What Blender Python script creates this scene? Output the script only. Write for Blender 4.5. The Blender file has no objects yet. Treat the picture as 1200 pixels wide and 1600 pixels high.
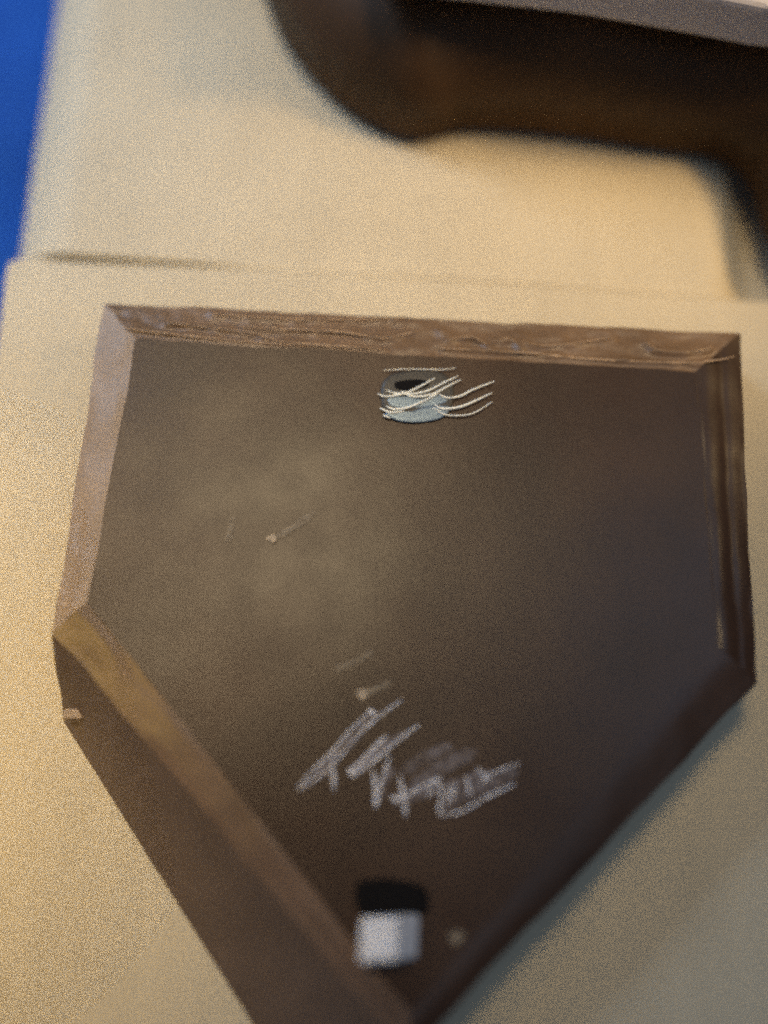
import bpy, bmesh, math, random
from mathutils import Vector, noise
from mathutils.geometry import tessellate_polygon
random.seed(7)
S = bpy.context.scene
COL = S.collection
R = math.radians

# ------------------------------------------------------------------ camera
cam_d = bpy.data.cameras.new('camera')
cam = bpy.data.objects.new('camera', cam_d); COL.objects.link(cam)
cam.location = (0.0, -0.1123, 0.3562)
cam.rotation_euler = (R(19), 0, 0)
cam_d.sensor_fit = 'VERTICAL'; cam_d.sensor_height = 36; cam_d.lens = 35
cam_d.clip_start = 0.01; cam_d.clip_end = 50
cam_d.dof.use_dof = True
cam_d.dof.focus_distance = 0.351
cam_d.dof.aperture_fstop = 1.2
S.camera = cam

# ------------------------------------------------------------------ world, lamps and added fills
W = bpy.data.worlds.new('World'); S.world = W; W.use_nodes = True
bg = W.node_tree.nodes['Background']
bg.inputs[0].default_value = (0.45, 0.60, 0.95, 1); bg.inputs[1].default_value = 0.08

def area(name, loc, target, size, power, col, spread=180):
    d = bpy.data.lights.new(name, 'AREA'); d.shape = 'RECTANGLE'
    d.size, d.size_y = size; d.spread = R(spread); d.energy = power; d.color = col
    o = bpy.data.objects.new(name, d); COL.objects.link(o); o.location = loc
    o.rotation_euler = (Vector(target) - Vector(loc)).to_track_quat('-Z', 'Y').to_euler()
    return o
def spot(name, loc, target, power, col, cone, radius=0.05):
    d = bpy.data.lights.new(name, 'SPOT'); d.energy = power; d.color = col
    d.spot_size = R(cone); d.spot_blend = 1.0; d.shadow_soft_size = radius
    o = bpy.data.objects.new(name, d); COL.objects.link(o); o.location = loc
    o.rotation_euler = (Vector(target) - Vector(loc)).to_track_quat('-Z', 'Y').to_euler()
    return o
area('warm_room_lamp', (-0.20, 0.48, 0.90), (-0.08, 0.21, 0), (0.66, 0.72), 0.60, (1.0, 0.765, 0.46), 25)
spot('warm_side_lamp', (-0.55, -0.10, 0.55), (-0.24, -0.07, 0), 13.0, (1.0, 0.62, 0.12), 38, 0.08)
area('cool_left_light', (-0.65, 0.60, 0.60), (-0.20, 0.20, 0), (0.3, 0.3), 0.47, (0.64, 0.82, 1.12), 46)  # cool light from the upper left
area('pale_high_fill', (0.45, 0.15, 0.90), (0.13, -0.05, 0), (0.5, 0.5), 0.22, (0.45, 0.68, 1.0), 90)  # added unseen fill for a bluish reflection on the right of the face
area('pale_right_fill', (0.45, -0.45, 0.90), (0.13, -0.14, 0), (0.6, 0.6), 0.11, (0.74, 0.84, 1.0), 70)  # added unseen fill that lifts the shadow at the lower right
spot('warm_right_fill', (0.50, 0.16, 0.50), (0.06, 0.15, 0), 12.5, (1.0, 0.68, 0.32), 28, 0.06)  # added unseen spot that brightens the upper right of the flap

S.view_settings.view_transform = 'Standard'; S.view_settings.look = 'None'
S.view_settings.exposure = 0; S.view_settings.gamma = 1
S.view_settings.use_curve_mapping = False
S.cycles.use_denoising = False
S.cycles.use_adaptive_sampling = True; S.cycles.adaptive_threshold = 0.15; S.cycles.adaptive_min_samples = 32
S.cycles.filter_width = 2.2

# ------------------------------------------------------------------ helpers
def mat(name, col, rough=0.6, spec=0.5, metal=0.0, grain=0.12, gscale=900, blot=0.10, bscale=14,
        bump=0.0, alpha_noise=None, coat=0.0, streak=None, rvar=0.0):
    m = bpy.data.materials.new(name); m.use_nodes = True
    nt = m.node_tree; b = nt.nodes['Principled BSDF']
    N = lambda t: nt.nodes.new(t)
    tc = N('ShaderNodeTexCoord')
    def noise_(scale, detail, vec=None):
        n = N('ShaderNodeTexNoise'); n.inputs['Scale'].default_value = scale; n.inputs['Detail'].default_value = detail
        nt.links.new(vec if vec else tc.outputs['Object'], n.inputs['Vector']); return n
    def rng(sock, lo, hi, flo=0.25, fhi=0.75):
        r = N('ShaderNodeMapRange'); r.inputs[1].default_value = flo; r.inputs[2].default_value = fhi
        r.inputs[3].default_value = lo; r.inputs[4].default_value = hi
        nt.links.new(sock, r.inputs[0]); return r.outputs[0]
    g = rng(noise_(gscale, 2).outputs[0], 1 - grain, 1 + grain)
    l = rng(noise_(bscale, 4).outputs[0], 1 - blot, 1 + blot)
    mu = N('ShaderNodeMath'); mu.operation = 'MULTIPLY'
    nt.links.new(g, mu.inputs[0]); nt.links.new(l, mu.inputs[1])
    fac = mu.outputs[0]
    if streak:
        mp = N('ShaderNodeMapping'); mp.inputs['Scale'].default_value = streak[0]
        nt.links.new(tc.outputs['Object'], mp.inputs[0])
        s = rng(noise_(1.0, 3, mp.outputs[0]).outputs[0], 1 - streak[1], 1 + streak[1])
        m2 = N('ShaderNodeMath'); m2.operation = 'MULTIPLY'
        nt.links.new(fac, m2.inputs[0]); nt.links.new(s, m2.inputs[1]); fac = m2.outputs[0]
    vm = N('ShaderNodeVectorMath'); vm.operation = 'SCALE'
    vm.inputs[0].default_value = col; nt.links.new(fac, vm.inputs['Scale'])
    nt.links.new(vm.outputs[0], b.inputs['Base Color'])
    b.inputs['Roughness'].default_value = rough
    b.inputs['Specular IOR Level'].default_value = spec
    b.inputs['Metallic'].default_value = metal
    b.inputs['Coat Weight'].default_value = coat
    if rvar:
        nt.links.new(rng(noise_(bscale * 1.3, 6).outputs[0], rough - rvar, rough + rvar, 0.3, 0.7), b.inputs['Roughness'])
    if bump:
        bp = N('ShaderNodeBump'); bp.inputs['Strength'].default_value = bump; bp.inputs['Distance'].default_value = 0.0006
        nt.links.new(noise_(gscale * 0.35, 5).outputs[0], bp.inputs['Height']); nt.links.new(bp.outputs[0], b.inputs['Normal'])
    if alpha_noise:
        sc, lo, hi = alpha_noise
        nt.links.new(rng(noise_(sc, 4).outputs[0], lo, hi, 0.35, 0.65), b.inputs['Alpha'])
    return m

M = dict(
    cream=mat('cream_board', (0.62, 0.535, 0.375), 0.65, 0.3, grain=0.10, gscale=1100, blot=0.07, bscale=16, bump=0.12, streak=((90, 6, 6), 0.03)),
    face=mat('brown_lacquer_face', (0.046, 0.0235, 0.0125), 0.33, 0.36, grain=0.16, gscale=1000, blot=0.30, bscale=26, bump=0.05, rvar=0.04),
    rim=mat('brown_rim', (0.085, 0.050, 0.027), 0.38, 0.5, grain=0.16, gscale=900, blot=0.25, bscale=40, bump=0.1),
    tan=mat('lit_tan_rim', (0.34, 0.25, 0.17), 0.5, 0.4, grain=0.14, gscale=900, blot=0.16, bscale=40, bump=0.1),
    amber=mat('warm_lit_rim', (0.165, 0.107, 0.074), 0.42, 0.5, grain=0.14, gscale=900, blot=0.28, bscale=35, bump=0.1),
    wall=mat('brown_side', (0.13, 0.094, 0.075), 0.5, 0.4, grain=0.14, gscale=900, blot=0.25, bscale=25, bump=0.1),
    film=mat('wrinkled_brown_film', (0.19, 0.120, 0.068), 0.42, 0.5, grain=0.14, gscale=900, blot=0.30, bscale=30, bump=0.08),
    film_glint=mat('pale_film_glint', (0.60, 0.42, 0.26), 0.4, 0.5, grain=0.1, gscale=800, blot=0.3, bscale=120, alpha_noise=(220, 0.25, 1.0)),
    black=mat('matte_black', (0.006, 0.005, 0.005), 0.8, 0.15, grain=0.3),
    white=mat('white_plastic', (0.94, 0.93, 0.94), 0.5, 0.4, grain=0.06, gscale=800, blot=0.10, bscale=120),
    shade_form=mat('dark_shade_brown', (0.072, 0.036, 0.013), 0.6, 0.35, grain=0.25, gscale=700, blot=0.3, bscale=18, bump=0.2),
    grey=mat('grey_painted_board', (0.60, 0.58, 0.62), 0.6, 0.3, grain=0.1, gscale=900, blot=0.08, bscale=12, bump=0.1),
    blue=mat('blue_fabric', (0.009, 0.082, 0.40), 0.85, 0.2, grain=0.2, gscale=900, blot=0.2, bscale=10, bump=0.2),
    table=mat('dark_table', (0.07, 0.04, 0.03), 0.6, 0.3, grain=0.2, gscale=300, blot=0.3, bscale=8, bump=0.1),
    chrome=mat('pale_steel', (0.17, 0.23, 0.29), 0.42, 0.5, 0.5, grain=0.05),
    darkmetal=mat('dark_steel', (0.060, 0.056, 0.048), 0.45, 0.4, 0.1, grain=0.1),
    glare=mat('white_glare', (0.97, 0.97, 0.86), 0.25, 0.8, 0.0, grain=0.02),
    chalk=mat('chalk', (0.95, 0.93, 0.95), 0.9, 0.1, grain=0.15, gscale=700, alpha_noise=(500, 0.5, 1.0)),
    smear=mat('chalk_smear', (0.55, 0.50, 0.52), 0.9, 0.1, grain=0.15, gscale=700, alpha_noise=(300, 0.05, 0.30)),
    scuff=mat('pale_glint', (0.75, 0.60, 0.42), 0.7, 0.2, grain=0.1, gscale=700, alpha_noise=(500, 0.45, 0.9)),
    glint_faint=mat('faint_glint', (0.52, 0.43, 0.31), 0.7, 0.2, grain=0.1, gscale=700, alpha_noise=(400, 0.12, 0.5)),
)

def link(name, me, m, parent=None, smooth=True):
    o = bpy.data.objects.new(name, me); COL.objects.link(o)
    me.materials.append(m)
    if smooth:
        for p in me.polygons: p.use_smooth = True
    if parent: o.parent = parent
    return o
def pydata(name, v, f, m, parent=None, smooth=False):
    me = bpy.data.meshes.new(name); me.from_pydata([tuple(p) for p in v], [], f); me.update()
    bm = bmesh.new(); bm.from_mesh(me); bmesh.ops.recalc_face_normals(bm, faces=bm.faces); bm.to_mesh(me); bm.free()
    return link(name, me, m, parent, smooth)
def tag(o, label, cat=None, group=None, kind=None):
    o['label'] = label
    if cat: o['category'] = cat
    if group: o['group'] = group
    if kind: o['kind'] = kind
    return o
def lerp(a, b, t): return Vector(a) * (1 - t) + Vector(b) * t

def slab(name, poly, z0, z1, m, parent=None, bev=0.001, seg=3):
    """closed board from an outline, with rounded edges"""
    bm = bmesh.new()
    lo = [bm.verts.new((x, y, z0)) for x, y in poly]; hi = [bm.verts.new((x, y, z1)) for x, y in poly]
    bm.faces.new(hi); bm.faces.new(lo[::-1])
    n = len(poly)
    for i in range(n): bm.faces.new((lo[i], lo[(i + 1) % n], hi[(i + 1) % n], hi[i]))
    bmesh.ops.recalc_face_normals(bm, faces=bm.faces)
    if bev: bmesh.ops.bevel(bm, geom=list(bm.edges), offset=bev, segments=seg, profile=0.5, affect='EDGES', clamp_overlap=True)
    me = bpy.data.meshes.new(name); bm.to_mesh(me); bm.free()
    o = link(name, me, m, parent, smooth=False)
    return o

def grid(name, a0, a1, b0, b1, nu, nv, m, parent, disp=None, wob=0.0009):
    """surface between edge a0-a1 and edge b0-b1, displaced upwards"""
    v, f = [], []
    for j in range(nv + 1):
        for i in range(nu + 1):
            u, w = i / nu, j / nv
            p = lerp(lerp(a0, a1, u), lerp(b0, b1, u), w)
            if disp: p.z += disp(p, u, w)
            if wob:
                p.x += wob * noise.noise((p.x * 38, p.y * 38, 11)) + 0.4 * wob * noise.noise((p.x * 120, p.y * 120, 12))
                p.y += wob * noise.noise((p.x * 38, p.y * 38, 21)) + 0.4 * wob * noise.noise((p.x * 120, p.y * 120, 22))
            v.append(p)
    for j in range(nv):
        for i in range(nu):
            k = j * (nu + 1) + i
            f.append((k, k + 1, k + nu + 2, k + nu + 1))
    o = pydata(name, v, f, m, parent, True)
    return o

def smooth_line(pts, n=8):
    out = []
    P = [Vector(p) for p in pts]
    for i in range(len(P) - 1):
        p0 = P[max(i - 1, 0)]; p1 = P[i]; p2 = P[i + 1]; p3 = P[min(i + 2, len(P) - 1)]
        for k in range(n):
            t = k / n
            out.append(0.5 * ((2 * p1) + (p2 - p0) * t + (2 * p0 - 5 * p1 + 4 * p2 - p3) * t * t + (3 * p1 - p0 - 3 * p2 + p3) * t ** 3))
    out.append(P[-1]); return out

def ribbon_data(pts, w, z, V, Fc, taper=0.35):
    """a drawn stroke with rounded relief, appended to V / Fc"""
    L = smooth_line(pts, 6); n = len(L); base = len(V)
    for i, p in enumerate(L):
        d = (L[min(i + 1, n - 1)] - L[max(i - 1, 0)]); d = d.normalized() if d.length else Vector((1, 0))
        nrm = Vector((-d.y, d.x)); t = i / (n - 1)
        e = min(1, taper + (1 - taper) * min(t, 1 - t) * 6)
        ww = w * e * (0.8 + 0.45 * noise.noise((p.x * 900, p.y * 900, 3)))
        for s, h in ((-0.5, 0), (0, 1), (0.5, 0)):
            q = p + nrm * ww * s
            V.append((q.x, q.y, z + h * min(0.0004, ww * 0.25)))
    for i in range(n - 1):
        for k in range(2):
            a = base + i * 3 + k
            Fc.append((a, a + 1, a + 4, a + 3))

def tube_data(pts, r, z, V, Fc, sides=8):
    L = smooth_line(pts, 6); n = len(L); base = len(V)
    for i, p in enumerate(L):
        d = (L[min(i + 1, n - 1)] - L[max(i - 1, 0)]).normalized(); nrm = Vector((-d.y, d.x)); t = i / (n - 1)
        rr = r * (0.35 + 0.65 * math.sin(math.pi * min(1, max(0.03, t))) ** 0.6)
        for k in range(sides):
            a = 2 * math.pi * k / sides
            q = p + nrm * rr * math.cos(a)
            V.append((q.x, q.y, z + rr * math.sin(a)))
    for i in range(n - 1):
        for k in range(sides):
            a = base + i * sides + k; b = base + i * sides + (k + 1) % sides
            Fc.append((a, b, b + sides, a + sides))

# ------------------------------------------------------------------ setting: table under everything
ZT = -0.045
o = slab('tabletop', [(-0.9, -0.7), (0.9, -0.7), (0.9, 0.9), (-0.9, 0.9)], ZT - 0.02, ZT, M['table'], bev=0.002)
o['kind'] = 'structure'; o['label'] = 'dark reddish brown tabletop below the cream boards'

# ------------------------------------------------------------------ cream boards
lower = [(-0.1562, 0.1142), (-0.1554, 0.1203), (-0.1487, 0.1221), (-0.1273, 0.12), (-0.0794, 0.1178), (-0.037, 0.1157), (0.0526, 0.1102), (0.1386, 0.1024), (0.2339, 0.095), (0.2369, -0.0147), (0.1948, -0.2163), (-0.1792, -0.2163), (-0.1657, -0.105), (-0.1564, -0.0147), (-0.154, 0.0365), (-0.1552, 0.081)]
board = slab('cream_board', lower, -0.012, 0.0, M['cream'], bev=0.0008)
tag(board, 'large cream board lying under the brown pentagonal block', 'board')

V, Fc = [], []
tube_data([(-0.0449, 0.1155), (0.0, 0.1133), (0.0526, 0.1101), (0.0944, 0.1063), (0.1399, 0.1023)], 0.00075, -0.0002, V, Fc)
pydata('folded_edge', V, Fc, M['cream'], board, True)
# upper board: rolls down at its left edge, meets the lower board along the seam
def upper_board():
    e0 = [(-0.1585, 0.1283, 0.0), (-0.1278, 0.1249, 0.0), (-0.0796, 0.1209, 0.0), (-0.045, 0.1169, 0.0), (0.0525, 0.1078, 0.0), (0.1378, 0.1, 0.0), (0.1898, 0.0956, 0.0)]
    e1 = [(-0.1563, 0.3062, 0.0), (-0.1186, 0.3062, 0.0), (-0.0669, 0.3062, 0.0), (-0.0122, 0.3062, 0.0), (0.0669, 0.3062, 0.0), (0.1606, 0.3062, 0.0), (0.222, 0.3062, 0.0)]
    L0 = smooth_line(e0, 12); L1 = smooth_line(e1, 12); n = len(L0); nv = 60
    V, Fc = [], []
    for j in range(nv + 1):
        w = j / nv
        w = w ** 1.6
        for i in range(n):
            p = lerp(L0[i], L1[i], w)
            u = i / (n - 1)
            z = -0.0004
            dl = (p.x - lerp(L0[0], L1[0], w).x)
            z -= 0.016 * max(0, 1 - dl / 0.030) ** 2.2
            dr = lerp((0.1437, 0.1015, 0.0), (0.1673, 0.3062, 0.0), w).x - p.x
            z -= 0.012 * (1 - 1 / (1 + math.exp(-dr / 0.0022)))
            dy = (p - Vector(L0[i])).length
            z += 0.0008 * noise.noise((p.x * 25, p.y * 25, 0)) * min(1, dy / 0.02) - 0.0011
            V.append((p.x, p.y, z))
    top = len(V)
    for k in range(top): V.append((V[k][0], V[k][1], V[k][2] - 0.010))
    for j in range(nv):
        for i in range(n - 1):
            a = j * n + i
            Fc.append((a, a + 1, a + n + 1, a + n)); Fc.append((top + a, top + a + n, top + a + n + 1, top + a + 1))
    rim = [i for i in range(n)] + [j * n + n - 1 for j in range(1, nv + 1)] + [nv * n + i for i in range(n - 2, -1, -1)] + [j * n for j in range(nv - 1, 0, -1)]
    for a, b in zip(rim, rim[1:] + rim[:1]): Fc.append((b, a, top + a, top + b))
    return pydata('cream_flap', V, Fc, M['cream'], None, True)
tag(upper_board(), 'cream flap with rounded left edge above the dark seam line', 'flap')

# ------------------------------------------------------------------ blue fabric beyond the left edge
def blue():
    V, Fc = [], []; nx, ny = 40, 60
    for j in range(ny + 1):
        for i in range(nx + 1):
            x = -0.42 + 0.345 * i / nx; y = 0.055 + 0.34 * j / ny
            z = -0.030 + 0.008 * noise.noise((x * 14, y * 10, 2)) + 0.003 * noise.noise((x * 45, y * 30, 5))
            V.append((x, y, z))
    top = len(V)
    for k in range(top): V.append((V[k][0], V[k][1], V[k][2] - 0.004))
    n = nx + 1
    for j in range(ny):
        for i in range(nx):
            a = j * n + i
            Fc.append((a, a + 1, a + n + 1, a + n)); Fc.append((top + a, top + a + n, top + a + n + 1, top + a + 1))
    rim = list(range(n)) + [j * n + nx for j in range(1, ny + 1)] + [ny * n + i for i in range(nx - 1, -1, -1)] + [j * n for j in range(ny - 1, 0, -1)]
    for a, b in zip(rim, rim[1:] + rim[:1]): Fc.append((b, a, top + a, top + b))
    return pydata('blue_cloth', V, Fc, M['blue'], None, True)
tag(blue(), 'bright blue cloth beyond the left edge of the cream flap', 'cloth')

# ------------------------------------------------------------------ shade under the grey board, built as a dark padded form
def padded(name, outline, z0, hmax, edge, m, parent=None, cell=0.004):
    """cushion-like body: outline filled with a grid, puffed up away from the outline"""
    P = [Vector(p) for p in outline]; n = len(P)
    def inside(q):
        c = False
        for i in range(n):
            a, b = P[i], P[(i + 1) % n]
            if (a.y > q.y) != (b.y > q.y) and q.x < (b.x - a.x) * (q.y - a.y) / (b.y - a.y) + a.x: c = not c
        return c
    def dist(q):
        best = 9
        for i in range(n):
            a, b = P[i], P[(i + 1) % n]; ab = b - a
            t = max(0, min(1, (q - a).dot(ab) / ab.length_squared)); best = min(best, (q - (a + ab * t)).length)
        return best
    from mathutils.geometry import delaunay_2d_cdt
    xs = [p.x for p in P]; ys = [p.y for p in P]; extra = []
    y = min(ys)
    row = 0
    while y < max(ys):
        x = min(xs) + (row % 2) * cell * 0.5
        while x < max(xs):
            q = Vector((x, y))
            if inside(q) and dist(q) > cell * 0.4: extra.append(q)
            x += cell
        y += cell * 0.87; row += 1
    vs, _, fs, _, _, _ = delaunay_2d_cdt(P + extra, [], [list(range(n))], 1, 1e-6)
    bm = bmesh.new()
    bvs = [bm.verts.new((v.x, v.y, 0)) for v in vs]
    for f in fs: bm.faces.new([bvs[i] for i in f])
    bot = bmesh.ops.duplicate(bm, geom=bm.verts[:] + bm.edges[:] + bm.faces[:])
    bv = set(g for g in bot['geom'] if isinstance(g, bmesh.types.BMVert))
    for v in bm.verts:
        d = dist(Vector((v.co.x, v.co.y))); t = min(1, d / edge)
        h = hmax * math.sqrt(max(0, 1 - (1 - t) ** 2))
        wob = 1 + 0.12 * noise.noise((v.co.x * 20, v.co.y * 20, 1))
        v.co.z = z0 if v in bv else z0 + 0.0005 * (d < 1e-5) + h * wob
    bmesh.ops.remove_doubles(bm, verts=bm.verts[:], dist=0.0007)
    bmesh.ops.recalc_face_normals(bm, faces=bm.faces)
    me = bpy.data.meshes.new(name); bm.to_mesh(me); bm.free()
    return link(name, me, m, parent, True)
shade_out = [tuple(p) for p in smooth_line([(-0.0688, 0.309), (-0.0584, 0.2691), (-0.0445, 0.2298), (-0.0251, 0.2026), (-0.0039, 0.1861), (0.0156, 0.1791), (0.039, 0.1839), (0.0779, 0.1807), (0.1162, 0.1736), (0.1414, 0.1686), (0.154, 0.1545), (0.1582, 0.1289), (0.1667, 0.1115), (0.1838, 0.1115), (0.1969, 0.1623), (0.2193, 0.3012)], 5)]
shade_form = padded('dark_shade_form', shade_out, 0.004, 0.048, 0.045, M['shade_form'])
tag(shade_form, 'dark brown rounded form in place of shade across the cream flap, out of focus', 'shade_form')

# ------------------------------------------------------------------ grey board over the dark form at the top edge
shelf = slab('grey_board', [(-0.0099, 0.202), (0.0246, 0.1976), (0.0734, 0.1906), (0.1212, 0.1795), (0.1376, 0.1752), (0.1755, 0.1704), (0.2053, 0.365), (-0.0225, 0.365)], 0.058, 0.078, M['grey'], bev=0.003)
tag(shelf, 'grey board with straight front edge above the dark shade form', 'board')

# ------------------------------------------------------------------ the brown pentagonal block
ZI, ZO, ZB = 0.030, 0.0268, 0.0006
iTL, iTR, iR, iT, iL = (-0.0915, 0.0674, 0.03), (0.1133, 0.0542, 0.03), (0.1102, -0.0471, 0.03), (0.0076, -0.156, 0.03), (-0.0996, -0.0319, 0.03)
oTL, oTR, oR, oT, oL = (-0.1057, 0.0843, 0.0268), (0.1327, 0.0715, 0.0268), (0.1229, -0.0584, 0.0268), (0.0075, -0.1684, 0.0268), (-0.1112, -0.0412, 0.0268)
bTL, bTR, bR, bT, bL = (-0.1031, 0.0865, 0.0006), (0.1329, 0.0764, 0.0006), (0.1276, -0.0564, 0.0006), (-0.0183, -0.1958, 0.0006), (-0.1127, -0.0681, 0.0006)
root = bpy.data.objects.new('pentagonal_block', None); COL.objects.link(root)
tag(root, 'thick dark brown home-plate-shaped block with steel badge and chalk writing', 'block')

inner = [iTL, iTR, iR, iT, iL]; outer = [oTL, oTR, oR, oT, oL]; basep = [bTL, bTR, bR, bT, bL]
# top face: gently uneven sheet
def face_panel():
    c = sum((Vector(p) for p in inner), Vector()) / 5
    V = [tuple(c)]; Fc = []; nr, per = 14, 30
    ring = []
    for k in range(5):
        for i in range(per): ring.append(lerp(inner[k], inner[(k + 1) % 5], i / per))
    n = len(ring)
    for r in range(1, nr + 1):
        t = r / nr
        for p in ring:
            q = lerp(c, p, t)
            q.z += 0.0003 * noise.noise((q.x * 18, q.y * 18, 4)) * (1 - t ** 4)
            wob = 0.0009 * t ** 6
            q.x += wob * noise.noise((q.x * 38, q.y * 38, 11)) + 0.4 * wob * noise.noise((q.x * 120, q.y * 120, 12))
            q.y += wob * noise.noise((q.x * 38, q.y * 38, 21)) + 0.4 * wob * noise.noise((q.x * 120, q.y * 120, 22))
            V.append(tuple(q))
    for i in range(n): Fc.append((0, 1 + i, 1 + (i + 1) % n))
    for r in range(nr - 1):
        for i in range(n):
            a = 1 + r * n + i; b = 1 + r * n + (i + 1) % n
            Fc.append((a, b, b + n, a + n))
    return pydata('face_panel', V, Fc, M['face'], root, True)
fp = face_panel()

# wrinkled film along the top rim
wr = [([(-0.0962, 0.0719), (-0.0736, 0.0685), (-0.045, 0.0655), (-0.0284, 0.0645)], 0.0011, 0.00055),
      ([(-0.0806, 0.0744), (-0.0595, 0.0714), (-0.0475, 0.0695), (-0.0379, 0.0661), (-0.0189, 0.0642), (0.0, 0.0631)], 0.0010, 0.0007),
      ([(-0.0524, 0.0725), (-0.0357, 0.0717), (-0.0143, 0.0703), (0.0, 0.0679), (0.0119, 0.0711)], 0.0010, 0.0006),
      ([(-0.0647, 0.0787), (-0.0287, 0.0765), (0.0048, 0.0771)], 0.0012, 0.0004),
      ([(0.0237, 0.0669), (0.032, 0.0682), (0.0378, 0.0645)], 0.0014, 0.0010),
      ([(0.0403, 0.0658), (0.0462, 0.0677), (0.0501, 0.0637)], 0.0014, 0.0009),
      ([(0.0502, 0.0669), (0.0572, 0.0645), (0.071, 0.0658), (0.0854, 0.0685)], 0.0013, 0.0009),
      ([(0.0971, 0.0663), (0.1015, 0.0624), (0.1145, 0.0624), (0.1206, 0.0645)], 0.0013, 0.0009),
      ([(0.0213, 0.0631), (0.0519, 0.0613), (0.0753, 0.0589), (0.1128, 0.0574), (0.1284, 0.0602)], 0.0013, 0.0007)]
wr = [([Vector(p) for p in smooth_line(l, 6)], w, h) for l, w, h in wr]
def segd(q, l):
    best = 9
    for a, b in zip(l, l[1:]):
        ab = b - a; t = max(0, min(1, (q - a).dot(ab) / max(ab.length_squared, 1e-12))); best = min(best, (q - (a + ab * t)).length)
    return best
def film_disp(p, u, v):
    q = Vector((p.x, p.y)); z = 0
    for l, w, h in wr:
        d = segd(q, l)
        z += 1.5 * h * math.exp(-(d / w) ** 2)
    z += (0.0013 if u > 0.45 else 0.0004) * noise.noise((p.x * 70 + 0.6 * noise.noise((p.x * 90, p.y * 90, 2)), p.y * 210, 9)) + 0.0005 * noise.noise((p.x * 180, p.y * 260, 4))
    e = min(1, v * 8, (1 - v) * 6)
    return z * e
film = grid('wrinkled_film', oTL, oTR, iTL, iTR, 260, 26, M['film'], root, film_disp)

for l, w, h in wr:  # highlights on the film, painted as pale lines along its wrinkles
    V, Fc = [], []
    n = len(l)
    zs = [0.0278 + 0.0004 for _ in l]
    tube_data([(p.x, p.y) for p in l[::3]], 0.00046 if h < 0.0008 else 0.00030, 0.0, V, Fc, 6)
    e0, e1 = Vector(oTL), Vector(oTR); i0, i1 = Vector(iTL), Vector(iTR)
    out = []
    for x, y, z in V:
        u = max(0, min(1, (x - e0.x) / (e1.x - e0.x)))
        yo = e0.y + (e1.y - e0.y) * u; yi = i0.y + (i1.y - i0.y) * u
        v = max(0, min(1, (y - yo) / (yi - yo)))
        out.append((x, y, z * 0.8 + ZO + (ZI - ZO) * v + (1.55 * h + 0.0003) * min(1, v * 8, (1 - v) * 6)))
    pydata('film_glint', out, Fc, M['film_glint'], film, True)

# right rim: flat band, groove, raised bead with worn bumps
def right_disp(p, u, v):
    # v 0 = outer edge, 1 = inner edge
    z = 0.0024 * (math.sin(v * math.pi / 2) - v) + 0.0002 * math.exp(-((v - 0.78) / 0.14) ** 2) - 0.0004 * math.exp(-((v - 0.45) / 0.12) ** 2)
    z += 0.0007 * noise.noise((p.x * 60, p.y * 55, 2)) * (0.3 + 0.7 * u)
    return z * min(1, v * 10, (1 - v) * 10)
grid('rim', oTR, oR, iTR, iR, 90, 30, M['face'], root, right_disp)
def bumpy(p, u, v):
    # soft wrinkles running along the edge, like film pulled over it
    z = 0.0005 * noise.noise((p.x * 70, p.y * 70, 3))
    z += 0.0005 * noise.noise((u * 4, v * 2.2 + 0.8 * noise.noise((u * 7, 0, 1)), 6))
    return z * min(1, v * 5, (1 - v) * 5)
nose = lambda v: 0.0030 * (math.sin(v * math.pi / 2) - v)
grid('rim', oR, oT, iR, iT, 80, 16, M['face'], root, lambda p, u, v: 0.3 * bumpy(p, u, v) + nose(v))
ar = grid('rim', oT, oL, iT, iL, 120, 16, M['amber'], root, lambda p, u, v: bumpy(p, u, v) + 0.5 * nose(v))  # warm light from the left is put into the amber colour
ar['label'] = 'rim along the lower left diagonal, warm light put into its amber brown'
lr = grid('rim', oL, oTL, iL, iTL, 110, 16, M['tan'], root, lambda p, u, v: bumpy(p, u, v) + 0.8 * nose(v))  # side facing the light, its brightness put into the paler colour
lr['label'] = 'rim along the left edge, light put into its pale tan'
for k in range(5):
    a, b, c, d = outer[k], outer[(k + 1) % 5], basep[k], basep[(k + 1) % 5]
    wob = lambda p, u, v: 0.0
    grid('side', a, b, c, d, 60, 14, M['wall'] if k in (3, 4) else M['face'], root, lambda p, u, v: 0.0012 * noise.noise((p.x * 40, p.y * 40, 8)) * min(1, v * 5, (1 - v) * 5))  # left sides lighter, right sides darker: light and shade put into the material
pydata('underside', [Vector(p) for p in basep], [(4, 3, 2, 1, 0)], M['wall'], root)

# small pale tab at the foot of the left corner
tab = slab('corner_tab', [(-0.1099, -0.0646), (-0.0967, -0.065), (-0.0962, -0.0681), (-0.1102, -0.0685)], 0.0002, 0.0110, M['tan'], root, bev=0.0006)

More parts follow.
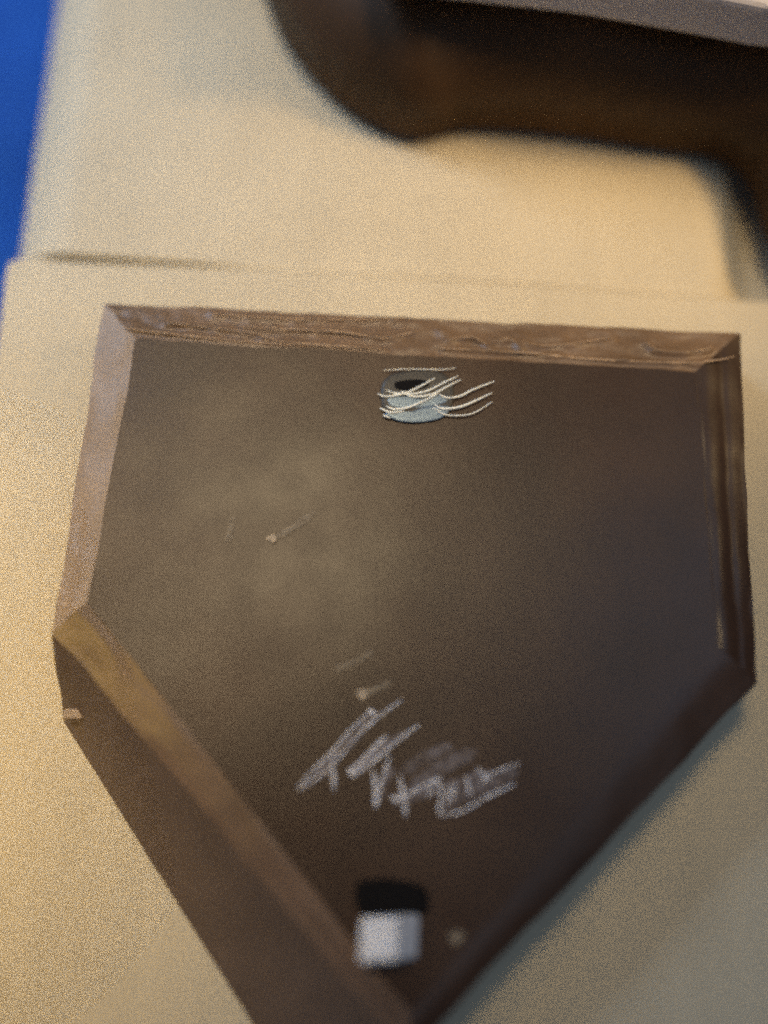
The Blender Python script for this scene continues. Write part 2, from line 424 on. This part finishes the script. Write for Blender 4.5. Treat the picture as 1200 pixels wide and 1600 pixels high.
# steel badge near the top edge
ZF = 0.0303
def oval(pts, z, thick, m, name, parent, dome=0.0):
    L = smooth_line(pts + [pts[0]], 6)[:-1]; n = len(L)
    c = sum(L, Vector((0, 0))) / n
    V, Fc = [], []
    rings = [(1.0, 0.0), (0.97, 0.8), (0.9, 1.0), (0.6, 1.0 + dome * 0.7), (0.3, 1.0 + dome)]
    for s, h in rings:
        for p in L:
            q = c + (p - c) * s; V.append((q.x, q.y, z + thick * h))
    V.append((c.x, c.y, z + thick * (1 + dome)))
    for r in range(len(rings) - 1):
        for i in range(n):
            a = r * n + i; b = r * n + (i + 1) % n
            Fc.append((a, b, b + n, a + n))
    k = (len(rings) - 1) * n
    for i in range(n): Fc.append((k + i, k + (i + 1) % n, len(V) - 1))
    return pydata(name, V, Fc, m, parent, True)
badge = oval([(0.0028, 0.0531), (0.0117, 0.0546), (0.0205, 0.0536), (0.0241, 0.0505), (0.0254, 0.0454), (0.0239, 0.0393), (0.0197, 0.0353), (0.0128, 0.0333), (0.0055, 0.034), (0.0005, 0.0375), (-0.0012, 0.0433), (-0.0005, 0.0495)], ZF, 0.0006, M['darkmetal'], 'badge', root)
badge['label'] = 'oval steel badge with glare streaks built as pale raised curves'
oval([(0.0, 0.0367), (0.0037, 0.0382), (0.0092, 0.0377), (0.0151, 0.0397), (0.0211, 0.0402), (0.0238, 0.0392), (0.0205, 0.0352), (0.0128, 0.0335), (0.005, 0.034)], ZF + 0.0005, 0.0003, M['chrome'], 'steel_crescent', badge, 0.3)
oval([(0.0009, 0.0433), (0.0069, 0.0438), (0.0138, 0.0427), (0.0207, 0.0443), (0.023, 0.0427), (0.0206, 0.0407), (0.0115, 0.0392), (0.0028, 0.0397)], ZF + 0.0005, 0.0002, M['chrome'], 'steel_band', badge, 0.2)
oval([(0.0037, 0.0494), (0.0083, 0.0504), (0.0139, 0.0504), (0.0166, 0.0486), (0.0138, 0.0468), (0.0083, 0.0458), (0.0042, 0.0468)], ZF + 0.0005, 0.0002, M['black'], 'dark_window', badge)
glare_streaks = [([(-0.0023, 0.0445), (0.0007, 0.0435), (0.0057, 0.0443), (0.0108, 0.0463), (0.0185, 0.0509)], 0.00030),
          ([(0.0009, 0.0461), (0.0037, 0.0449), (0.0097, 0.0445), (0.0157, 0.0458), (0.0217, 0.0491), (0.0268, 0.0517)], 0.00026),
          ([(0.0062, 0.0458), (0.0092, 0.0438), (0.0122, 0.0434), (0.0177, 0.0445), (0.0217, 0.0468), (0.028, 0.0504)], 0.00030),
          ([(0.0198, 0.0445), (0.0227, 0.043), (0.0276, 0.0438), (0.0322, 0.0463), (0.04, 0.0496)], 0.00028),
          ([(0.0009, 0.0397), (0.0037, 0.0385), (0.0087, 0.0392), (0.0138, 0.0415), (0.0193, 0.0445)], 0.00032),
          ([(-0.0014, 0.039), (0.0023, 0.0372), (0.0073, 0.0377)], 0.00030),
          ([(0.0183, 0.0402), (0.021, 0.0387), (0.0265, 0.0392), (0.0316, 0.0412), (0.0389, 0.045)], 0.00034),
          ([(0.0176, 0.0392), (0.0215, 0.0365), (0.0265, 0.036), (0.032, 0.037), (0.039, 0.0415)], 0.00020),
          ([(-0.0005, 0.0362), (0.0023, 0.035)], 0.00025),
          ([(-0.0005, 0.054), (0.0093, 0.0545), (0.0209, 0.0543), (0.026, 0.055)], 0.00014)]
for l, r in glare_streaks:  # glare streaks on the badge, built as pale raised tubes
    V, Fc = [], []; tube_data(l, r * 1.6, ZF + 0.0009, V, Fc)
    pydata('glare_streak', V, Fc, M['glare'], badge, True)

# chalk lettering, copied stroke by stroke
ZC = 0.0305
bright = [([(-0.0277, -0.0929), (-0.0243, -0.0888), (-0.0164, -0.0809), (-0.0113, -0.0748), (-0.0041, -0.0681)], 5),
          ([(-0.0271, -0.0931), (-0.0203, -0.0886), (-0.0163, -0.0852), (-0.0082, -0.0758), (-0.0021, -0.0704), (0.0062, -0.0644)], 5),
          ([(-0.0166, -0.0819), (-0.0161, -0.0872), (-0.0158, -0.0933)], 7),
          ([(-0.0108, -0.0876), (-0.0071, -0.0839), (0.001, -0.0758)], 7), ([(-0.0101, -0.0884), (-0.0041, -0.0847), (0.0055, -0.0769), (0.0113, -0.0726)], 6),
          ([(-0.0112, -0.0862), (-0.0104, -0.0878), (-0.0089, -0.0886)], 10), ([(-0.005, -0.0677), (-0.0039, -0.0685), (-0.0031, -0.0695)], 9),
          ([(-0.0035, -0.0868), (-0.0028, -0.0921), (-0.0026, -0.0983)], 7), ([(-0.0026, -0.0983), (-0.0008, -0.0906), (0.002, -0.0823)], 6),
          ([(0.0049, -0.0886), (0.0061, -0.0941), (0.0068, -0.1012)], 8), ([(0.0026, -0.0956), (0.0081, -0.0941), (0.0132, -0.0913), (0.0183, -0.0888)], 6),
          ([(0.0024, -0.095), (0.0036, -0.096), (0.0048, -0.0964)], 10),
          ([(0.0145, -0.095), (0.0148, -0.0925), (0.0162, -0.0906), (0.0182, -0.0906)], 6), ([(0.018, -0.0913), (0.0177, -0.096), (0.0172, -0.1003)], 6),
          ([(0.0193, -0.0983), (0.0204, -0.0949), (0.021, -0.0913)], 5), ([(0.0215, -0.096), (0.0222, -0.0933), (0.0229, -0.091)], 5),
          ([(0.026, -0.0886), (0.0267, -0.0917), (0.0274, -0.0949)], 7), ([(0.017, -0.1005), (0.0241, -0.0995), (0.0322, -0.0952), (0.0417, -0.091)], 5),
          ([(0.0295, -0.0862), (0.0315, -0.0882), (0.0332, -0.0902)], 7), ([(0.0299, -0.0913), (0.0337, -0.0882), (0.0387, -0.0862), (0.0432, -0.0847)], 4)]
V, Fc = [], []
for l, w in bright: ribbon_data(l, w * 0.00017, ZC, V, Fc, 0.4)
let = pydata('lettering', V, Fc, M['chalk'], root, True); let['label'] = 'white chalk handwriting slanting across the lower face'
smears = [([(-0.0106, -0.0878), (-0.0051, -0.0843), (0.001, -0.0783)], 22), ([(-0.002, -0.096), (0.0, -0.0912), (0.0024, -0.0852)], 18), ([(0.0032, -0.0972), (0.0101, -0.0941), (0.0182, -0.0912)], 24), ([(-0.0263, -0.0925), (-0.0163, -0.0837), (-0.0078, -0.0742), (-0.0017, -0.0685)], 22), ([(-0.0096, -0.0872), (-0.002, -0.0807), (0.0082, -0.0746)], 15),
          ([(0.0051, -0.0882), (0.0143, -0.0823), (0.0217, -0.0795)], 20), ([(0.0081, -0.0931), (0.0183, -0.0862), (0.0297, -0.0807)], 24),
          ([(0.0181, -0.0983), (0.0262, -0.0941), (0.0365, -0.0898), (0.0427, -0.0866)], 22), ([(0.0182, -0.0925), (0.0263, -0.0898), (0.0345, -0.0874)], 14)]
V, Fc = [], []
for i, (l, w) in enumerate(smears): ribbon_data(l, w * 0.000222, ZC - 0.00015 + i * 0.00002, V, Fc, 0.2)
pydata('chalk_smear', V, Fc, M['smear'], root, True)

# light reflections on the face, painted as pale flecks with short trails
for (hx, w, tail, tw, faint) in (([(-0.0392, -0.0108), (-0.0384, -0.0099), (-0.0371, -0.0095)], 13, [(-0.0377, -0.0099), (-0.0319, -0.0062), (-0.0239, -0.0002)], 9, 0),
                                 ([(-0.0083, -0.0636), (-0.0073, -0.063), (-0.0056, -0.0625)], 13, [(-0.0067, -0.0628), (-0.0021, -0.0611), (0.0025, -0.0586)], 9, 0),
                                 ([(-0.0162, -0.055), (-0.0153, -0.0546), (-0.0143, -0.054)], 10, [(-0.0147, -0.0544), (-0.0095, -0.0523), (-0.0038, -0.0489)], 8, 1),
                                 ([(-0.0537, -0.0113), (-0.0531, -0.0099), (-0.0527, -0.0083)], 10, [(-0.0531, -0.0099), (-0.0528, -0.0062), (-0.0517, -0.002)], 8, 1),
                                 ([(0.0201, -0.1365), (0.0209, -0.1358), (0.022, -0.1354)], 12, [(0.0204, -0.1372), (0.0224, -0.1361), (0.0236, -0.1343)], 10, 1)):
    V, Fc = [], []; ribbon_data(hx, w * 0.00033, ZC + 0.0001, V, Fc, 0.5)
    f = pydata('glint_fleck', V, Fc, M['glint_faint' if faint else 'scuff'], root, True)
    V, Fc = [], []; ribbon_data(tail, tw * 0.00032, ZC - 0.0002, V, Fc, 0.4)
    pydata('glint_trail', V, Fc, M['glint_faint'], f, True)

# low matte black pad behind the white cube
slab('black_pad', [(-0.0075, -0.1198), (0.0, -0.1191), (0.0078, -0.1202), (0.0125, -0.1216), (0.0137, -0.1249), (0.013, -0.1293), (0.0019, -0.1307), (-0.007, -0.1296), (-0.0086, -0.1264), (-0.0088, -0.122)], 0.0296, 0.0312, M['black'], root, bev=0.0006)

# ------------------------------------------------------------------ white chamfered cube standing on the face
def cube():
    zt = 0.0420; z0 = 0.0302
    t = [(-0.0069, -0.1299), (0.0041, -0.1292), (0.0035, -0.1414), (-0.0072, -0.1421)]
    b = [(-0.0068, -0.13), (0.0111, -0.1293), (0.0102, -0.1416), (-0.0071, -0.1432)]
    bm = bmesh.new()
    lo = [bm.verts.new((x, y, z0)) for x, y in b]; hi = [bm.verts.new((x, y, zt)) for x, y in t]
    bm.faces.new(hi); bm.faces.new(lo[::-1])
    for i in range(4): bm.faces.new((lo[i], lo[(i + 1) % 4], hi[(i + 1) % 4], hi[i]))
    bmesh.ops.recalc_face_normals(bm, faces=bm.faces)
    bmesh.ops.bevel(bm, geom=list(bm.edges), offset=0.0009, segments=3, profile=0.5, affect='EDGES')
    me = bpy.data.meshes.new('white_cube'); bm.to_mesh(me); bm.free()
    return link('white_cube', me, M['white'], None, False)
tag(cube(), 'small white cube with sloping right side near the tip of the block', 'cube')
